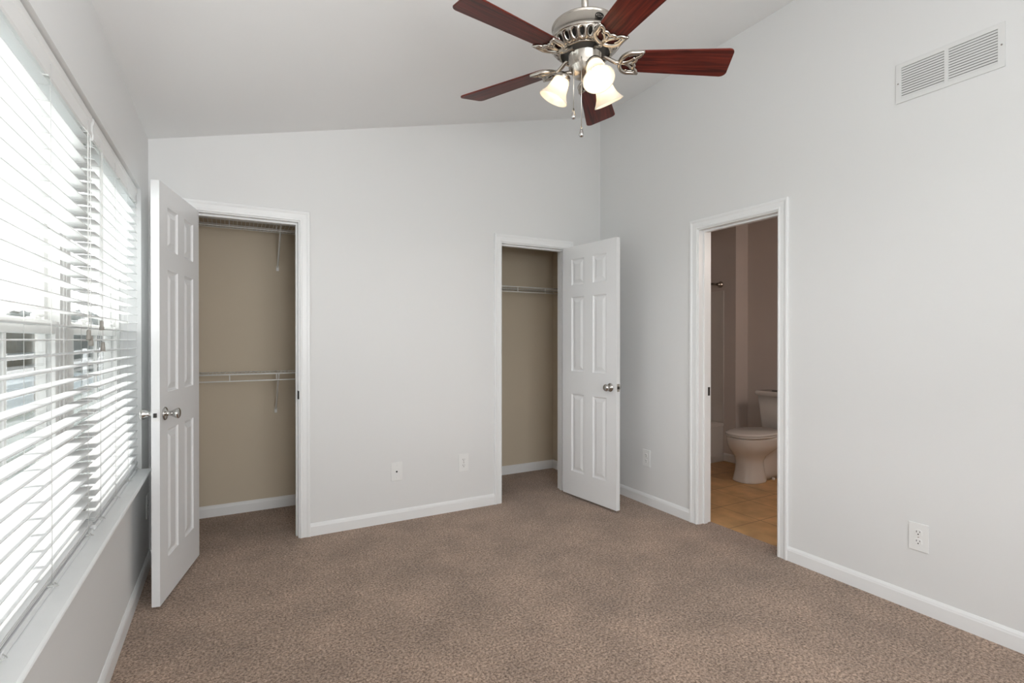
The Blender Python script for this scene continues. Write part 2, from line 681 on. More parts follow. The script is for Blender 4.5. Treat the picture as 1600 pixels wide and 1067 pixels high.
mb.box((W + T, -2.7, 2.49), (BX + 0.1, 0.97, 2.55))
struct(mb.obj('ceiling_bathroom', 'bathwall'), 'flat bathroom ceiling', 'ceiling')


# ------------------------------------------------------------------ trim
def base_profile(h=0.0815, t=0.0125):
    return [(0, 0), (t, 0), (t, h * 0.74), (t * 0.86, h * 0.80), (t * 0.80, h * 0.86), (t * 0.42, h * 0.96), (t * 0.25, h), (0, h)]


def baseboard(name, p0, p1, nrm, label):
    """Profile swept from p0 to p1 (xy), sticking out along nrm."""
    m = MB()
    rings = []
    for p in (p0, p1):
        rings.append([(p[0] + nrm[0] * u, p[1] + nrm[1] * u, v) for u, v in base_profile()])
    m.loft(rings, smooth=False)
    return struct(m.obj(name, 'trim'), label, 'baseboard')


baseboard('baseboard_left', (0, YR), (0, 0), (1, 0), 'white baseboard below the window along the left wall')
baseboard('baseboard_back', (C1[1] + .007 + CW, 0), (C2[0] - .007 - CW, 0), (0, -1), 'white baseboard between the two closets')
baseboard('baseboard_back_corner', (C2[1] + .007 + CW, 0), (W, 0), (0, -1), 'short white baseboard behind the right closet door')
baseboard('baseboard_back_left', (0, 0), (C1[0] - .007 - CW, 0), (0, -1), 'short white baseboard behind the left closet door')
baseboard('baseboard_right', (W, YR), (W, BD[0] - .007 - CW), (-1, 0), 'long white baseboard right of the bathroom doorway')
baseboard('baseboard_right_corner', (W, BD[1] + .007 + CW), (W, 0), (-1, 0), 'white baseboard between bathroom doorway and room corner')
baseboard('baseboard_closet_left', (0.012, YB), (1.58, YB), (0, -1), 'white baseboard inside the left closet')
baseboard('baseboard_closet_right', (1.68, YB), (W - .012, YB), (0, -1), 'white baseboard along the rear of the right closet')
baseboard('baseboard_closet_side', (W - .012, T), (W - .012, YB), (-1, 0), 'white baseboard on the side wall of the right closet')
baseboard('baseboard_wing', (4.98, 0.11), (4.98, -0.03), (-1, 0), 'white baseboard on the wing wall beside the bathtub')
baseboard('baseboard_bathroom', (BX, -2.6), (BX, -0.03), (-1, 0), 'white baseboard behind the toilet')


def casing_mesh(m, lo, hi, zt, plane, out, axis, w=CW):
    """Mitred door casing round an opening. plane: wall face coordinate; out: -1/+1 direction it sticks out."""
    prof = [(0, 0), (0, .010), (.004, .0125), (.011, .0135), (.016, .0105), (.040, .0120), (.050, .0165), (w - .003, .0165), (w, .0135), (w, 0)]
    rings = [[], [], [], []]
    for u, t in prof:
        c = plane + out * t
        pts = [(lo - u, 0.0), (lo - u, zt + u), (hi + u, zt + u), (hi + u, 0.0)]
        for k, (a, z) in enumerate(pts):
            rings[k].append((a, c, z) if axis == 'y' else (c, a, z))
    m.loft(rings, smooth=False)


def jamb_mesh(m, lo, hi, zt, p0, p1, stop0, stop1, axis):
    prof = [(0, p0), (0, stop0), (-.011, stop0), (-.011, stop1), (0, stop1), (0, p1), (.012, p1), (.012, p0)]
    rings = [[], [], [], []]
    for u, c in prof:
        pts = [(lo - u, 0.0), (lo - u, zt + u), (hi + u, zt + u), (hi + u, 0.0)]
        for k, (a, z) in enumerate(pts):
            rings[k].append((a, c, z) if axis == 'y' else (c, a, z))
    m.loft(rings, smooth=False)


def door_trim(name, lo, hi, axis, faces, stop, label):
    m = MB()
    jamb_mesh(m, lo, hi, ZJ, faces[0], faces[1], stop[0], stop[1], axis)
    t = struct(m.obj(name, 'trim'), label, 'door trim')
    m = MB()
    casing_mesh(m, lo - .007, hi + .007, ZJ + .007, faces[0], -1, axis)
    m.obj('casing', 'trim', t)
    return t


tr1 = door_trim('trim_1', C1[0], C1[1], 'y', (0.0, T), (0.042, 0.075), 'white casing and jamb around the left closet opening')
tr2 = door_trim('trim_2', C2[0], C2[1], 'y', (0.0, T), (0.042, 0.075), 'white casing and jamb around the right closet opening')
tr3 = door_trim('trim_3', BD[0], BD[1], 'x', (W, W + T), (W + 0.045, W + 0.078), 'white casing and jamb around the bathroom doorway')
m = MB()
m.box((C1[1] - .0025, -0.0015, 0.893), (C1[1] + .0045, 0.034, 0.947))
m.obj('strike_plate', 'black', tr1, bevel=0.001)
m = MB()
m.box((C2[0] - .001, 0.008, 0.888), (C2[0] + .0015, 0.034, 0.945))
m.obj('strike_plate', 'nickel', tr2, bevel=0.001)
m = MB()
m.box((W + 0.086, BD[1] - .0015, 0.885), (W + 0.112, BD[1] + .001, 0.945))
m.obj('strike_plate', 'nickel_dark', tr3, bevel=0.001)


# ------------------------------------------------------------------ doors
def door_mesh(w, h, t, sgn):
    """Six panel slab, x 0..w, z 0..h, y from .012 to .012+t times sgn."""
    cols = [0.105 * w / .61, 0.255 * w / .61, 0.355 * w / .61, 0.505 * w / .61]
    rows = [0.195, 0.822, 1.005, 1.605, 1.702, 1.912]
    xs = [0.0] + cols + [w]
    zs = [0.0] + rows + [h]
    m = MB()
    for face, yy in ((0, .012), (1, .012 + t)):
        d = 1 if face == 0 else -1       # direction into the slab
        for i in range(5):
            for j in range(7):
                X0, X1, Z0, Z1 = xs[i], xs[i + 1], zs[j], zs[j + 1]
                if i in (1, 3) and j in (1, 3, 5):
                    rings = []
                    for inset, dep in ((0, 0), (.004, .006), (.011, .0095), (.017, .0095), (.042, .002)):
                        y = sgn * (yy + d * dep)
                        rings.append([(X0 + inset, y, Z0 + inset), (X1 - inset, y, Z0 + inset), (X1 - inset, y, Z1 - inset), (X0 + inset, y, Z1 - inset)])
                    o = len(m.v)
                    vs = [p for r in rings for p in r]
                    fs = []
                    for a in range(len(rings) - 1):
                        for k in range(4):
                            fs.append((a * 4 + k, a * 4 + (k + 1) % 4, a * 4 + 4 + (k + 1) % 4, a * 4 + 4 + k))
                    fs.append(tuple(len(vs) - 4 + k for k in range(4)))
                    m.add(vs, fs)
                else:
                    y = sgn * yy
                    m.add([(X0, y, Z0), (X1, y, Z0), (X1, y, Z1), (X0, y, Z1)], [(0, 1, 2, 3)])
    a, b = sgn * .012, sgn * (.012 + t)
    for j in range(7):
        for x in (0, w):
            m.add([(x, a, zs[j]), (x, b, zs[j]), (x, b, zs[j + 1]), (x, a, zs[j + 1])], [(0, 1, 2, 3)])
    for i in range(5):
        for z in (0, h):
            m.add([(xs[i], a, z), (xs[i + 1], a, z), (xs[i + 1], b, z), (xs[i], b, z)], [(0, 1, 2, 3)])
    return m


KNOB = [(.0, 0), (.031, 0), (.0325, .002), (.032, .005), (.026, .009), (.016, .011), (.0125, .014), (.0115, .022),
        (.0125, .028), (.017, .037), (.0235, .049), (.0255, .056), (.0245, .061), (.019, .0645), (.0, .0655)]
KNOB_ROUND = [(.0, 0), (.031, 0), (.0325, .002), (.031, .006), (.022, .010), (.014, .013), (.0125, .022), (.018, .028), (.0255, .035),
              (.0275, .043), (.0255, .051), (.018, .057), (.0, .059)]


def make_door(name, label, w, h, t, sgn, loc, ang, prof):
    o = door_mesh(w, h, t, sgn).obj(name, 'door', None, loc, rotz=radians(ang))
    struct(o, label, 'door')
    kz, kx = 0.905, w - 0.062
    for face, yy, out in ((0, .012, -1), (1, .012 + t, 1)):
        k = MB()
        mat = Matrix.Translation((kx, sgn * yy, kz)) @ Matrix.Rotation(radians(-90 * sgn * out), 4, 'X')
        k.lathe(prof, 28, mat, cap=False)
        k.obj('knob', 'chrome', o)
    p = MB()
    yc = sgn * (.012 + t / 2)
    p.box((w - .001, yc - .0125, kz - .029), (w + .0012, yc + .0125, kz + .029))
    lp = p.obj('latch_plate', 'plate' if sgn > 0 else 'nickel', o, bevel=.0008)
    p = MB()
    p.box((w, yc - .0065, kz - .010), (w + .009, yc + .0065, kz + .010))
    p.obj('latch_bolt', 'nickel_dark', lp, bevel=.001)
    for hz in (0.22, 1.02, 1.80):
        q = MB()
        q.lathe([(.0055, hz - .045), (.0055, hz + .045)], 10)
        q.box((0.0, sgn * .0115, hz - .044), (.028, sgn * .0135, hz + .044))
        q.obj('hinge', 'nickel', o)
    return o


make_door('door_1', 'white six panel closet door standing open beside the window', 0.607, 2.015, 0.035, 1, (0.200, -0.022, 0.014), -102.5, KNOB)
make_door('door_2', 'white six panel closet door standing open near the room corner', 0.600, 2.015, 0.035, -1, (2.875, -0.022, 0.016), 276.0, KNOB_ROUND)

# ------------------------------------------------------------------ window
XF = -0.088     # inner face of the sash frames
win = thing('window_1', 'twin double hung white vinyl window behind the blinds', 'window', (0, 0, 0), kind='structure')
m = MB()
FO = 0.045
yc = (WY0 + WY1) / 2


def rect_frame(m, y0, y1, z0, z1, wd, xa, xb):
    m.box((xa, y0, z0), (xb, y0 + wd, z1))
    m.box((xa, y1 - wd, z0), (xb, y1, z1))
    m.box((xa, y0 + wd, z0), (xb, y1 - wd, z0 + wd))
    m.box((xa, y0 + wd, z1 - wd), (xb, y1 - wd, z1))


units = [(WY0, yc - .035), (yc + .035, WY1)]
for (a, b) in units:
    f = MB()
    rect_frame(f, a, b, 0.60, WZ1, 0.032, -0.155, XF)
    f.obj('window_frame', 'vinyl', win, bevel=.002)
    mid = 1.318
    a2, b2 = a + .034, b - .034
    for nm_, z0, z1, xa, xb in (('upper_sash', mid - .018, WZ1 - .034, -0.142, -0.118), ('lower_sash', 0.634, mid + .018, -0.114, -0.090)):
        f = MB()
        rect_frame(f, a2, b2, z0, z1, 0.042, xa, xb)
        so = f.obj(nm_, 'vinyl', win, bevel=.003)
        f = MB()
        xm = (xa + xb) / 2
        f.box((xm - .002, a2 + .040, z0 + .040), (xm + .002, b2 - .040, z1 - .040))
        f.obj('pane', 'glass', so)
        f = MB()
        ym = (a2 + b2) / 2
        f.box((xm - .005, ym - .009, z0 + .041), (xm + .005, ym + .009, z1 - .041))
        f.obj('muntin', 'vinyl', so)
    f = MB()
    for yy in (a2 + 0.2, b2 - 0.2):
        f.box((-0.112, yy - .03, mid + .018), (-0.092, yy + .03, mid + .026))
        f.tube([(-0.100, yy - .022, mid + .030), (-0.095, yy, mid + .034), (-0.090, yy + .022, mid + .031)], .006, 8)
    f.obj('sash_lock', 'vinyl', win)
    f = MB()
    f.add([(-0.150, a2, 0.634), (-0.150, b2, 0.634), (-0.150, b2, mid), (-0.150, a2, mid)], [(0, 1, 2, 3)])
    f.obj('insect_screen', 'screen', win)
f = MB()
f.box((-0.158, yc - .035, 0.60), (XF + .004, yc + .035, WZ1))
f.obj('mullion', 'vinyl', win, bevel=.003)
f = MB()
# stool: nosed board with horns past the opening
nose = [(0.0, .584), (.036, .584), (.042, .587), (.044, .592), (.042, .597), (.036, .600), (0.0, .600)]
f.prism(nose, 'y', WY0 - .03, WY1 + .005)
f.box((-0.158, WY0, .5755), (0.0, WY1, .5999))
f.obj('window_sill', 'sill', win)

rwin = thing('window_fill', 'added white framed fill light window behind the camera', 'window', (0, 0, 0), kind='structure')  # added unseen window, brightens the room from behind
f = MB()
for a, b in ((RW[0], (RW[0] + RW[1]) / 2), ((RW[0] + RW[1]) / 2, RW[1])):
    f.box((a, YR - .10, RW[2]), (a + .05, YR - .04, RW[3]))
    f.box((b - .05, YR - .10, RW[2]), (b, YR - .04, RW[3]))
    f.box((a + .05, YR - .10, RW[2]), (b - .05, YR - .04, RW[2] + .05))
    f.box((a + .05, YR - .10, RW[3] - .05), (b - .05, YR - .04, RW[3]))
f.obj('window_frame', 'vinyl', rwin)
f = MB()
f.box((RW[0], YR - .072, RW[2]), (RW[1], YR - .068, RW[3]))
f.obj('pane', 'glass', rwin)


# ------------------------------------------------------------------ blinds
def make_blind(y0, y1, label, ladders, cords, tassels):
    t = thing('window_blind', label, 'blind', (-0.038, (y0 + y1) / 2, 0.60), group='white slat blinds on the twin window')
    h = (y1 - y0) / 2
    zt = WZ1 - 0.60
    f = MB()
    f.box((-.030, -h, zt - .050), (.012, h, zt - .004))
    f.obj('headrail', 'plate', t, bevel=.002)
    f = MB()
    # valance with a stepped profile
    prof = [(.014, zt - .082), (.020, zt - .083), (.024, zt - .078), (.024, zt - .062), (.0215, zt - .058), (.0215, zt - .030), (.025, zt - .024), (.025, zt - .007), (.022, zt - .004), (.014, zt - .004)]
    f.prism([(a, b) for a, b in prof], 'y', -h, h)
    f.obj('valance', 'plate', t)
    for yy in (-h + .06, 0.0, h - .06):
        f = MB()
        f.box((.010, yy - .008, zt - .085), (.0255, yy + .008, zt - .082))
        f.obj('valance_clip', 'cord', t)
    pitch = 0.0425
    z = zt - 0.105
    zb = 0.040
    zs = []
    while z > zb + .02:
        zs.append(z)
        z -= pitch
    prof = [(-.025, 0), (-.0245, .0012), (-.012, .0022), (0, .0026), (.012, .0022), (.0245, .0012), (.025, 0), (.0245, -.0012), (.012, -.0004), (0, 0), (-.012, -.0004), (-.0245, -.0012)]
    f = MB()
    f.prism(prof, 'y', -h + .004, h - .004)
    slat = f.obj('slat', 'slat', t, (0, 0, zs[0]))
    for k, zz in enumerate(zs[1:] + [zb + .004, zb - .0015, zb - .007]):
        c = slat.copy()
        COL.objects.link(c)
        c.location = (0, random.uniform(-.0012, .0012), zz)
    f = MB()
    f.box((-.026, -h + .003, .002), (.026, h - .003, .020))
    f.obj('bottom_rail', 'slat', t, bevel=.003)
    for yy in ladders:
        f = MB()
        for xx in (-.0275, .0275):
            f.tube([(xx, yy, zt - .05), (xx, yy, .012)], .0007, 6)
        for zz in zs:
            f.tube([(-.0275, yy, zz - .0025), (.0275, yy, zz - .0025)], .0006, 5)
        f.obj('ladder_cord', 'cord', t)
        f = MB()
        f.tube([(.027, yy - .022, .024), (.036, yy - .015, .022), (.041, yy, .017), (.036, yy + .014, .014), (.028, yy + .02, .018)], .0012, 6)
        f.tube([(.024, yy - .03, .028), (.033, yy - .018, .027), (.032, yy - .006, .021), (.027, yy + .004, .022)], .0012, 6)
        f.obj('cord_loop', 'cord', t)
    for (yy, xx, zz) in tassels:
        f = MB()
        f.tube([(.018, yy * .5 + yy * .5, zt - .083), (xx, yy, zt - .11), (xx, yy, zz + .014)], .0011, 6)
        co = f.obj('lift_cord', 'cord', t)
        f = MB()
        f.lathe([(.003, zz + .017), (.0052, zz + .0155), (.0060, zz + .008), (.0056, zz + .002), (.0072, zz - .008), (.0076, zz - .014), (.0060, zz - .0165)], 14, Matrix.Translation((xx, yy, 0)))
        f.obj('tassel', 'tassel', co)
    return t


c1 = (-2.235 + -1.272) / 2
c2 = (-1.247 + -0.285) / 2
make_blind(-2.235, -1.272, 'white slat blind on the nearer left half of the window', (-.36, 0.0, .40),
           None, ((-1.425 - c1, .043, 1.291 - .6), (-1.395 - c1, .043, 1.272 - .6)))
make_blind(-1.247, -0.285, 'white slat blind on the far half of window beside open door', (-.40, -.12, .17, .42),
           None, ((-1.222 - c2, .041, 1.327 - .6), (-1.226 - c2, .045, 1.252 - .6)))


# ------------------------------------------------------------------ closet wire shelves
def wire_shelf(x0, x1, zt, brackets, label):
    yf, yb = 0.425, YB - .004
    t = thing('wire_shelf', label, 'shelf', ((x0 + x1) / 2, yb, zt), group='white wire shelves in the closets')
    h = (x1 - x0) / 2
    d = yf - yb
    f = MB()
    for yy, zz, r in ((0 - .004, 0, .0035), (d * .5, -.005, .0035), (d, 0, .0042), (d, -.045, .0042)):
        f.tube([(-h, yy, zz), (h, yy, zz)], r, 8)
    n = int(2 * h / 0.0254)
    for k in range(n + 1):
        x = -h + .005 + (2 * h - .01) * k / n
        f.tube([(x, -.004, .003), (x, d, .003)], .0016, 5)
    x = -h + .10
    while x < h - .03:
        f.tube([(x, d, .003), (x, d - .002, -.046)], .0032, 6)
        x += .305 / 2 if False else .29
    f.obj('shelf_grid', 'wire', t)
    for bx, tall in brackets:
        bx -= (x0 + x1) / 2
        f = MB()
        f.tube([(bx, d + .012, -.008), (bx, d + .03, -.020), (bx, -.006, -tall)], .0062, 8, flat=1.4)
        f.box((bx - .009, -.0065, -tall - .030), (bx + .009, .0035, -tall + .008))
        f.obj('bracket', 'wire', t, bevel=.001)
    for k in (-1, 1):
        f = MB()
        f.box((k * h - k * .012, d - .008, -.052), (k * h, d + .010, .008))
        f.obj('end_clip', 'plate', t, bevel=.001)
    return t


wire_shelf(0.0125, 1.5795, 2.090, ((0.722, .262), (1.30, .262)), 'white wire shelf high in the left closet')
wire_shelf(0.0125, 1.5795, 1.038, ((0.708, .285), (1.30, .285)), 'white wire shelf at mid height in the left closet')
wire_shelf(1.6805, W - .0125, 1.748, ((1.95, .27),), 'white wire shelf in the right closet')


# ------------------------------------------------------------------ outlets
def plate_at(t, holes_kind, scale=1.0):
    f = MB()
    w2, h2 = .040, .0655
    f.box((-w2, -.0055, -h2), (w2, -.0005, h2))
    f.obj('cover_plate', 'plate', t, bevel=.0028, seg=3)
    if holes_kind == 'duplex':
        for zc_ in (.0215, -.0215):
            f = MB()
            pts = []
            for k in range(28):
                a = 2 * pi * k / 28
                pts.append((max(-.0150, min(.0150, .0178 * cos(a))), zc_ + .0150 * sin(a)))
            f.prism(pts, 'y', -.0072, -.004)
            r = f.obj('socket', 'plate', t, bevel=.0006)
            f = MB()
            f.box((-.0080, -.0076, zc_ + .000), (-.0052, -.0070, zc_ + .0085))
            f.box((.0052, -.0076, zc_ + .001), (.0076, -.0070, zc_ + .0080))
            q = [(.0030 * cos(2 * pi * k / 12), zc_ - .0075 + .0030 * sin(2 * pi * k / 12)) for k in range(12)]
            f.prism(q, 'y', -.0076, -.0070)
            f.obj('socket_slots', 'black', r)
        f = MB()
        f.lathe([(.003, 0), (.003, .0012)], 12, Matrix.Translation((0, -.0055, 0)) @ Matrix.Rotation(radians(90), 4, 'X'))
        f.obj('screw', 'nickel', t)
    else:
        f = MB()
        f.lathe([(.0062, 0), (.0062, .003)], 16, Matrix.Translation((0, -.0050, -.001)) @ Matrix.Rotation(radians(90), 4, 'X'))
        f.obj('cable_hole', 'black', t)
        for zz in (.042, -.042):
            f = MB()
            f.lathe([(.0034, 0), (.0034, .0012)], 12, Matrix.Translation((0, -.0055, zz)) @ Matrix.Rotation(radians(90), 4, 'X'))
            f.obj('screw', 'plate', t)


G = 'white duplex wall outlets'
plate_at(thing('cable_plate', 'white cable plate with one black hole on the back wall', 'wall plate', (1.430, 0, .350)), 'hole')
plate_at(thing('wall_outlet', 'white two socket outlet on the back wall beside right closet', 'outlet', (1.941, 0, .353), 0, G), 'duplex')
plate_at(thing('wall_outlet', 'white outlet between open closet door and bathroom doorway', 'outlet', (W, -.571, .358), radians(-90), G), 'duplex')
plate_at(thing('wall_outlet', 'white outlet at far right, right of the bathroom doorway', 'outlet', (W, -2.363, .350), radians(-90), G), 'duplex')
plate_at(thing('wall_outlet', 'white outlet under window sill end beside open closet door', 'outlet', (0, -.085, .357), radians(90), G), 'duplex')

# ------------------------------------------------------------------ return air vent
vent = thing('return_air_vent', 'white two bay return air grille high on the right wall', 'vent', (W, -2.465, 2.508), radians(-90))
VW, VH = .200, .094
f = MB()
us = [-VW, -VW + .024, -.008, .008, VW - .024, VW]
zs_ = [-VH, -VH + .022, VH - .022, VH]
g = grid_wall(us, zs_, lambda u, v: (-VH + .022 < v < VH - .022) and (-VW + .024 < u < -.008 or .008 < u < VW - .024), 'y', -.007, -.0005)
g.obj('grille_frame', 'ventwhite', vent, bevel=.0015)
f = MB()
f.box((-VW + .02, -.0015, -VH + .018), (VW - .02, -.0006, VH - .018))
f.obj('duct_shade_sheet', 'ventshade', vent)  # dark sheet painted as the shade behind the louvers
nl = 12
for (a, b) in ((-VW + .024, -.008), (.008, VW - .024)):
    for k in range(nl):
        z = -VH + .022 + (k + .5) * (2 * VH - .044) / nl
        f = MB()
        f.prism([(-.0022, z - .0046), (-.0062, z + .0030), (-.0056, z + .0034), (-.0016, z - .0042)], 'x', a, b)
        f.obj('louver', 'ventwhite', vent)
for u in (-VW + .011, VW - .011):
    f = MB()
    f.lathe([(.0036, 0), (.003, .0016)], 12, Matrix.Translation((u, -.007, 0)) @ Matrix.Rotation(radians(90), 4, 'X'))
    f.obj('screw', 'nickel', vent)

# ------------------------------------------------------------------ ceiling fan
HX, HY = 1.589, -1.971
ZF = zc(HX)
fan = thing('ceiling_fan', 'five blade cherry wood ceiling fan with brushed nickel motor and three lit shades', 'ceiling fan', (HX, HY, ZF))


def L(z):
    return z - ZF


f = MB()
f.lathe([(.0, L(2.845)), (.062, L(2.845)), (.066, L(2.79)), (.060, L(2.765)), (.035, L(2.735)), (.020, L(2.725)), (.0, L(2.725))], 32, cap=False)
f.obj('canopy', 'nickel', fan)
f = MB()
f.lathe([(.0135, L(2.75)), (.0135, L(2.468))], 20)
f.lathe([(.0145, L(2.480)), (.022, L(2.477)), (.026, L(2.472)), (.030, L(2.468))], 24)
f.obj('downrod', 'nickel', fan)
f = MB()
f.lathe([(.0, L(2.470)), (.100, L(2.469)), (.118, L(2.465)), (.1255, L(2.459)), (.1265, L(2.456)), (.1225, L(2.453)), (.1225, L(2.451)), (.1235, L(2.414)), (.130, L(2.410)), (.1345, L(2.406)), (.1345, L(2.402)), (.130, L(2.3995)), (.1, L(2.3995)), (0, L(2.3995))], 64, cap=False)
hs = f.obj('motor_housing', 'nickel', fan)
# pierced conical band with oval openings
f = MB()
NB, NE = 26, 20
s0, s1 = (.1325, 2.4000), (.0950, 2.3590)


def cone(a, s):
    r = s0[0] + (s1[0] - s0[0]) * s
    z = s0[1] + (s1[1] - s0[1]) * s
    r += .004 * sin(pi * s)
    return Vector((r * cos(a), r * sin(a), L(z)))


for b in range(NB):
    ac, da = 2 * pi * (b + .5) / NB, pi / NB
    ou, inn = [], []
    for k in range(NE):
        t = 2 * pi * k / NE
        c_, s_ = cos(t), sin(t)
        q = max(abs(c_), abs(s_))
        ou.append(cone(ac + da * c_ / q, .5 + .5 * s_ / q))
        inn.append(cone(ac + da * .50 * c_, .47 + .25 * s_))
    vs = ou + inn
    fs = [(k, (k + 1) % NE, NE + (k + 1) % NE, NE + k) for k in range(NE)]
    f.add(vs, fs, True)
band = f.obj('pierced_band', 'nickel', hs)
sm = band.modifiers.new('thickness', 'SOLIDIFY')
sm.thickness = .004
sm.offset = 1.0
f = MB()
f.tube([(.1335 * cos(2 * pi * k / 64), .1335 * sin(2 * pi * k / 64), L(2.399)) for k in range(64)], .0042, 8, closed=True)
f.tube([(.0950 * cos(2 * pi * k / 64), .0950 * sin(2 * pi * k / 64), L(2.359)) for k in range(64)], .0048, 8, closed=True)
f.obj('band_bead', 'nickel', hs)
f = MB()
f.lathe([(.120, L(2.3985)), (.086, L(2.362)), (.0, L(2.362))], 48, cap=False)
f.obj('band_shade_liner', 'nickel_dark', hs)  # dark cone stands in for shade behind the pierced openings
f = MB()
f.lathe([(.0, L(2.361)), (.090, L(2.361)), (.090, L(2.357)), (.074, L(2.355)), (.072, L(2.349)), (.0, L(2.349))], 48, cap=False)
f.obj('flywheel', 'nickel_dark', fan)
f = MB()
f.lathe([(.0, L(2.362)), (.064, L(2.362)), (.0665, L(2.356)), (.0665, L(2.350)), (.0615, L(2.347)), (.0615, L(2.308)), (.059, L(2.302)), (.050, L(2.290)), (.046, L(2.280)), (.030, L(2.272)), (.012, L(2.268)), (.0, L(2.268))], 48, cap=False)
f.obj('switch_housing', 'nickel', fan)
f = MB()
f.lathe([(.0, L(2.272)), (.013, L(2.272)), (.014, L(2.262)), (.009, L(2.256)), (.007, L(2.250)), (.0095, L(2.244)), (.006, L(2.236)), (.0, L(2.234))], 20, cap=False)
f.obj('finial', 'nickel', fan)
# small raised oval badge on the drum side, plain
f = MB()
ba = radians(258)
q = []
for k in range(28):
    t = 2 * pi * k / 28
    q.append(((.1240) * cos(ba + .125 * cos(t)), (.1240) * sin(ba + .125 * cos(t)), L(2.434 + .0085 * sin(t))))
f.tube(q, .0011, 6, closed=True)
for (u0, u1, v) in ((-.07, -.035, .0), (-.02, .02, .001), (.035, .07, .0)):
    f.tube([(.1242 * cos(ba + u0), .1242 * sin(ba + u0), L(2.434 + v)), (.1242 * cos(ba + (u0 + u1) / 2), .1242 * sin(ba + (u0 + u1) / 2), L(2.436 + v)), (.1242 * cos(ba + u1), .1242 * sin(ba + u1), L(2.432 + v))], .0010, 6)
f.obj('badge', 'black', hs)

# blades
ZB = 2.337
TILT = radians(-13.0)


def arc(p, q, bulge, n=7):
    p, q = Vector(p), Vector(q)
    d = q - p
    nrm = Vector((-d.y, d.x, 0))
    return [p + d * (k / n) + nrm * (bulge * 4 * (k / n) * (1 - k / n)) for k in range(n + 1)]


def blade_outline():
    pts = []
    for k in range(13):                       # rounded root
        t = radians(90 + 180 * k / 12)
        pts.append((.178 + .040 * cos(t), .052 * sin(t)))
    R = .022
    for (cx_, cy_, a0, a1) in ((.552 - R, -.070 + R, -90, 0), (.566 - R, .070 - R, 0, 90)):
        for k in range(7):
            t = radians(a0 + (a1 - a0) * k / 6)
            pts.append((cx_ + R * cos(t), cy_ + R * sin(t)))
    return pts


def make_blade(ang):
    out = blade_outline()
    f = MB()
    f.prism(out, 'z', -.003, .003)
    o = f.obj('blade', 'blade', fan, (0, 0, L(ZB)), bevel=.0015)
    o.rotation_euler = Matrix.Rotation(ang, 3, 'Z').to_4x4().to_3x3().to_euler()
    o.rotation_euler = (Matrix.Rotation(ang, 3, 'Z') @ Matrix.Rotation(-TILT * -1, 3, 'X')).to_euler()
    f = MB()
    zz = -.0075
    # arm rising from the flywheel
    f.tube([(.058, 0, .020), (.080, 0, .016), (.100, 0, .002), (.118, 0, -.008), (.136, 0, zz)], [.0095, .0085, .0078, .0078, .009], 10)
    for s in (1, -1):
        f.tube(arc((.132, 0, zz), (.168, s * .050, zz), s * .16) + arc((.168, s * .050, zz), (.214, s * .056, zz), s * -.05)[1:], [.0088] * 8 + [.0088, .0086, .0082, .0078, .007, .006, .005], 8)
        f.tube(arc((.206, s * .053, zz), (.186, s * .026, zz), s * .22), .0068, 8)
        f.tube(arc((.186, s * .028, zz), (.180, 0, zz), s * .30), .0068, 8)
        f.tube(arc((.137, s * .002, zz), (.184, s * .028, zz), s * -.14), .0062, 8)
        f.tube(arc((.160, s * .034, zz), (.190, s * .040, zz), s * .1), .0046, 6)
    f.tube([(.134, 0, zz), (.182, 0, zz)], [.0075, .006], 8)
    ir = f.obj('blade_iron', 'nickel', o)
    for (px, py) in ((.176, 0), (.196, .045), (.196, -.045)):
        f = MB()
        f.lathe([(.005, -.0115), (.005, -.004)], 10, Matrix.Translation((px, py, 0)))
        f.obj('screw', 'nickel', ir)


for k in range(5):
    make_blade(radians(333.1 + 72 * k))

# light kit
for ang in (137, 257, 3):
    a = radians(ang)
    ca, sa = cos(a), sin(a)

    def RP(r, z):
        return (r * ca, r * sa, L(z))
    f = MB()
    f.tube([RP(.040, 2.292), RP(.060, 2.298), RP(.074, 2.297), RP(.082, 2.288)], .0075, 10)
    neck = Vector(RP(.078, 2.292))
    mouth = Vector(RP(.122, 2.204))
    ax = (mouth - neck).normalized()
    rot = Vector((0, 0, 1)).rotation_difference(ax).to_matrix().to_4x4()
    mat = Matrix.Translation(neck) @ rot
    ln = (mouth - neck).length
    f.lathe([(.010, -.006), (.018, -.004), (.0275, .004), (.0285, .018), (.0265, .020)], 28, mat)
    arm = f.obj('lamp_arm', 'nickel', fan)
    f = MB()
    prof = [(.024, .010), (.0270, .016), (.0315, .026), (.0345, .040), (.0370, .055), (.0415, .070), (.0495, .084), (.0575, ln - .003), (.0585, ln)]
    f.lathe(prof, 40, mat, cap=False)
    sh = f.obj('lamp_shade', 'shade', fan)
    so = sh.modifiers.new('thickness', 'SOLIDIFY')
    so.thickness = .0025
    f = MB()
    f.lathe([(.0, .016), (.009, .018), (.0095, .030), (.013, .040), (.0175, .052), (.0185, .060), (.0165, .068), (.0105, .075), (.0, .0775)], 20, mat, cap=False)
    f.obj('bulb', 'bulb', fan)

for (dx, dy, z0, z1) in ((-.066, -.021, 2.335, 2.100), (-.047, -.042, 2.318, 2.030)):
    f = MB()
    f.tube([(dx * .80, dy * .80, L(z0)), (dx * 1.02, dy * 1.02, L(z0)), (dx * 1.04, dy * 1.04, L(z0 - .01)), (dx * 1.04, dy * 1.04, L(z1 + .02))], .0014, 6)
    ch = f.obj('pull_chain', 'nickel', fan)
    f = MB()
    f.lathe([(.0, z1 + .030 - ZF), (.0022, z1 + .032 - ZF), (.0050, z1 + .018 - ZF), (.0088, z1 + .004 - ZF), (.0095, z1 - .001 - ZF), (.0075, z1 - .007 - ZF), (.0, z1 - .0095 - ZF)], 16, Matrix.Translation((dx * 1.04, dy * 1.04, 0)), cap=False)
    f.obj('pull_pendant', 'chrome', ch)

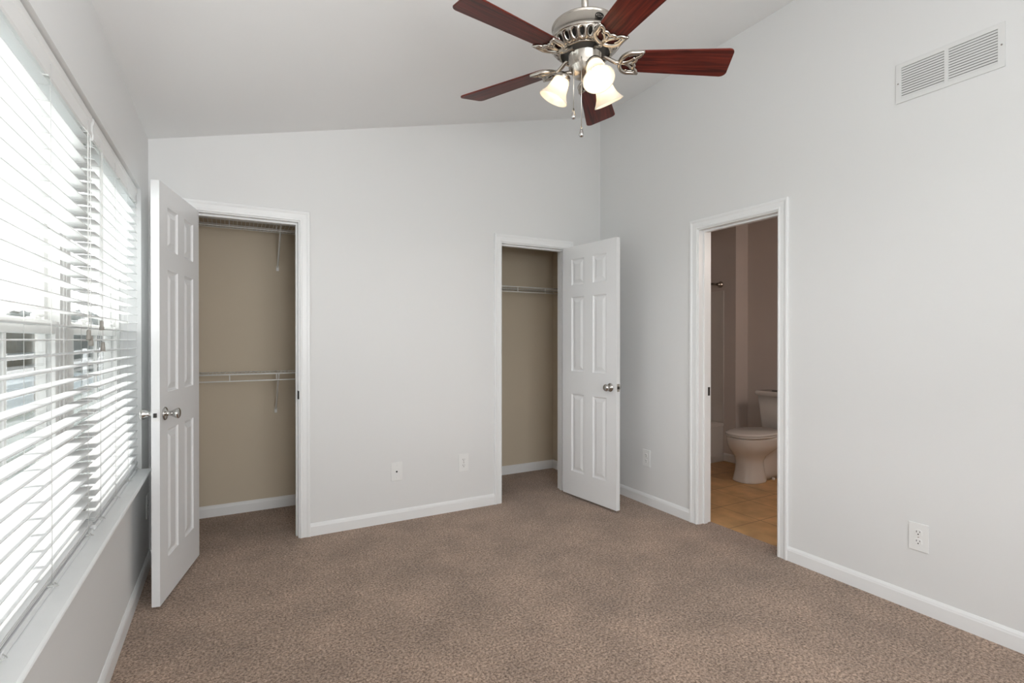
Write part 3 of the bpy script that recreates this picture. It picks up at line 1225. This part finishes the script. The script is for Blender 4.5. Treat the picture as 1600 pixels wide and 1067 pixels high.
# ------------------------------------------------------------------ bathroom fittings
TY = -0.50
toi = thing('toilet', 'white two piece toilet with closed lid on the bathroom tiles', 'toilet', (BX - .005, TY, -.006))


def egg(xf, xb, hw, z, n=40, p=2.25):
    """closed ring; xf front x (negative), xb back x, half width hw"""
    cx_, a = (xf + xb) / 2, (xb - xf) / 2
    r = []
    for k in range(n):
        t = 2 * pi * k / n
        c_, s_ = cos(t), sin(t)
        e = 2.0 / p
        r.append((cx_ + a * math.copysign(abs(c_) ** e, c_), hw * math.copysign(abs(s_) ** e, s_), z))
    return r


f = MB()
f.loft([egg(-.758, -.455, .125, .0), egg(-.760, -.453, .127, .008), egg(-.755, -.455, .122, .022), egg(-.744, -.462, .108, .09), egg(-.738, -.470, .100, .15), egg(-.738, -.470, .100, .185),
        egg(-.748, -.440, .112, .225), egg(-.782, -.36, .145, .268), egg(-.808, -.28, .168, .305), egg(-.824, -.20, .181, .345), egg(-.831, -.17, .186, .385), egg(-.829, -.17, .185, .402), egg(-.81, -.18, .17, .408)])
f.obj('bowl', 'porcelain', toi)
f = MB()
f.loft([egg(-.60, -.12, .082, .0, p=3), egg(-.60, -.10, .080, .06, p=3), egg(-.55, -.06, .080, .20, p=3), egg(-.45, -.02, .12, .33, p=4), egg(-.40, -.01, .165, .40, p=5), egg(-.39, -.01, .165, .408, p=5)])
f.obj('trapway', 'porcelain', toi)
f = MB()
f.lathe([(.015, 0), (.015, .012), (.009, .020), (.0, .021)], 14, Matrix.Translation((-.40, -.096, .0)), cap=False)
f.lathe([(.015, 0), (.015, .012), (.009, .020), (.0, .021)], 14, Matrix.Translation((-.40, .096, .0)), cap=False)
f.obj('bolt_cap', 'porcelain', toi)
f = MB()
f.loft([egg(-.832, -.30, .186, .409, p=2.2), egg(-.836, -.30, .189, .414, p=2.2), egg(-.836, -.30, .189, .420, p=2.2), egg(-.832, -.30, .186, .424, p=2.2)])
f.obj('seat', 'porcelain', toi)
f = MB()
f.loft([egg(-.834, -.275, .187, .428, p=2.2), egg(-.838, -.272, .191, .434, p=2.2), egg(-.834, -.275, .188, .441, p=2.2), egg(-.80, -.29, .165, .447, p=2.2)])
f.obj('lid', 'porcelain', toi)
f = MB()


def rrect(x0, x1, hw, z, r=.03, n=6):
    out = []
    for (cx_, cy_, a0) in ((x1 - r, hw - r, 0), (x0 + r, hw - r, 90), (x0 + r, -hw + r, 180), (x1 - r, -hw + r, 270)):
        for k in range(n + 1):
            t = radians(a0 + 90 * k / n)
            out.append((cx_ + r * cos(t), cy_ + r * sin(t), z))
    return out


f.loft([rrect(-.175, -.005, .180, .408), rrect(-.185, -.004, .190, .43), rrect(-.206, -.003, .218, .737)])
f.obj('tank', 'porcelain', toi)
f = MB()
f.loft([rrect(-.214, -.001, .228, .737), rrect(-.222, -.001, .235, .745), rrect(-.222, -.001, .235, .772), rrect(-.214, -.004, .228, .782)])
tl = f.obj('tank_lid', 'porcelain', toi)
f = MB()
f.lathe([(.024, .781), (.024, .786), (.020, .789), (.0, .789)], 24, Matrix.Translation((-.13, .075, 0)), cap=False)
f.obj('flush_button', 'nickel_dark', tl)

# bathtub along the alcove
tub = thing('bathtub', 'white alcove bathtub seen through the bathroom doorway', 'bathtub', (4.20, 0.11, -.006))
f = MB()
xa, xb = -.80, .778
o_ = [(xa, 0), (xb, 0), (xb, .755), (xa, .755)]


def tr(x0, x1, y0, y1, z, r):
    out = []
    for (cx_, cy_, a0) in ((x1 - r, y1 - r, 0), (x0 + r, y1 - r, 90), (x0 + r, y0 + r, 180), (x1 - r, y0 + r, 270)):
        for k in range(7):
            t = radians(a0 + 90 * k / 6)
            out.append((cx_ + r * cos(t), cy_ + r * sin(t), z))
    return out


f.loft([tr(xa, xb, 0, .755, 0, .004), tr(xa, xb, 0, .755, .06, .004), tr(xa, xb, .008, .755, .065, .004), tr(xa, xb, .008, .755, .365, .004), tr(xa, xb, 0, .755, .372, .006), tr(xa, xb, 0, .755, .395, .006),
        tr(xa + .01, xb - .01, .012, .745, .402, .01), tr(xa + .06, xb - .06, .06, .70, .402, .10), tr(xa + .075, xb - .075, .075, .69, .39, .10), tr(xa + .13, xb - .16, .12, .64, .10, .12), tr(xa + .2, xb - .22, .18, .58, .06, .1)], smooth=False)
f.obj('tub_body', 'tub', tub)
f = MB()
f.box((xb - .004, .0, .40), (xb + .0005, .757, 1.80))
f.box((xb - .009, .0, .39), (xb + .0008, .035, 1.80))
f.obj('surround_panel', 'tub', tub, bevel=.002)
rod = thing('shower_rod', 'brushed metal shower rod mounted above the bathtub', 'shower rod', (4.972, .15, 1.862))
f = MB()
f.tube([(-.012, 0, 0), (-1.585, 0, 0)], .0125, 14)
f.obj('rod', 'nickel', rod)
f = MB()
f.lathe([(.034, 0), (.034, .006), (.026, .016), (.018, .03), (.0165, .05)], 24, Matrix.Translation((.0, 0, 0)) @ Matrix.Rotation(radians(-90), 4, 'Y'))
f.obj('flange', 'nickel', rod)

# ------------------------------------------------------------------ outside the window
mb = MB()
mb.box((-70, -40, -0.75), (-0.3, 130, -0.65))
tag(struct(mb.obj('ground_outside', 'grass'), 'lawn outside the window', 'lawn'))
mb = MB()
mb.box((-9.0, -40, -0.66), (-4.6, 34, -0.62))
struct(mb.obj('driveway_outside', 'concrete'), 'pale concrete drive outside the window', 'driveway')
fen = thing('rail_fence', 'white two rail fence outside beyond the blinds', 'fence', (-4.1, 6, -.65))
f = MB()
f.box((-.02, -9, 1.44), (.02, 24, 1.56))
f.obj('top_rail', 'fence', fen)
f = MB()
f.box((-.02, -9, 1.10), (.02, 24, 1.20))
f.obj('lower_rail', 'fence', fen)
for k in range(14):
    f = MB()
    f.box((.0, -8.8 + 2.45 * k, 0), (.1, -8.7 + 2.45 * k, 1.62))
    f.obj('post', 'fence', fen)
hed = MB()
rnd = random.Random(3)


def blob(m, c, r, sq, seed, n=18):
    q = random.Random(seed)
    rings = []
    for i in range(1, n):
        th = pi * i / n
        ring = []
        for k in range(2 * n):
            ph = pi * k / n
            rr = r * (1 + .14 * sin(5 * ph + seed) * sin(4 * th + seed) + q.uniform(-.07, .07))
            ring.append((c[0] + rr * sin(th) * cos(ph), c[1] + rr * sin(th) * sin(ph), c[2] + sq * rr * cos(th)))
        rings.append(ring)
    m.loft(rings, smooth=True)


for k in range(12):
    blob(hed, (-22 + 1.9 * k, 38 + rnd.uniform(-.5, .5), -.1), 2.0 + rnd.uniform(-.2, .3), 1.0, k, 12)
tag(hed.obj('hedge', 'leaf'), 'dark hedge across the far end of the drive outside', 'hedge', kind='stuff')
house = thing('neighbour_house', 'neighbouring house with dark roof far outside the window', 'house', (-18, 78, -.65))
f = MB()
f.box((-4, -6, 0), (4, 6, 3.0))
f.obj('house_wall', 'siding', house)
f = MB()
f.prism([(-4.5, 2.95), (4.5, 2.95), (0, 5.2)], 'y', -6.5, 6.5)
f.obj('house_roof', 'roof', house)
for yy in (-3.5, 0, 3.5):
    f = MB()
    f.box((yy * .7 - .5, -6.05, 1.0), (yy * .7 + .5, -5.98, 2.2))
    f.obj('house_window', 'black', house)
for k, (x, y, h, r) in enumerate(((-13.5, 48, 3.6, 1.3), (-11.5, 57, 4.0, 1.5))):
    t = thing('tree', ('smaller leafy tree outside beside the neighbouring house', 'taller leafy tree outside behind the neighbouring house')[k], 'tree', (x, y, -.65), group='trees outside the window')
    f = MB()
    f.tube([(0, 0, 0), (.1, 0, h * .4), (0, .1, h * .8)], [.22, .17, .1], 10)
    f.obj('trunk', 'bark', t)
    f = MB()
    blob(f, (0, 0, h * .8), r, .9, k + 31, 14)
    f.obj('crown', 'leaf', t)
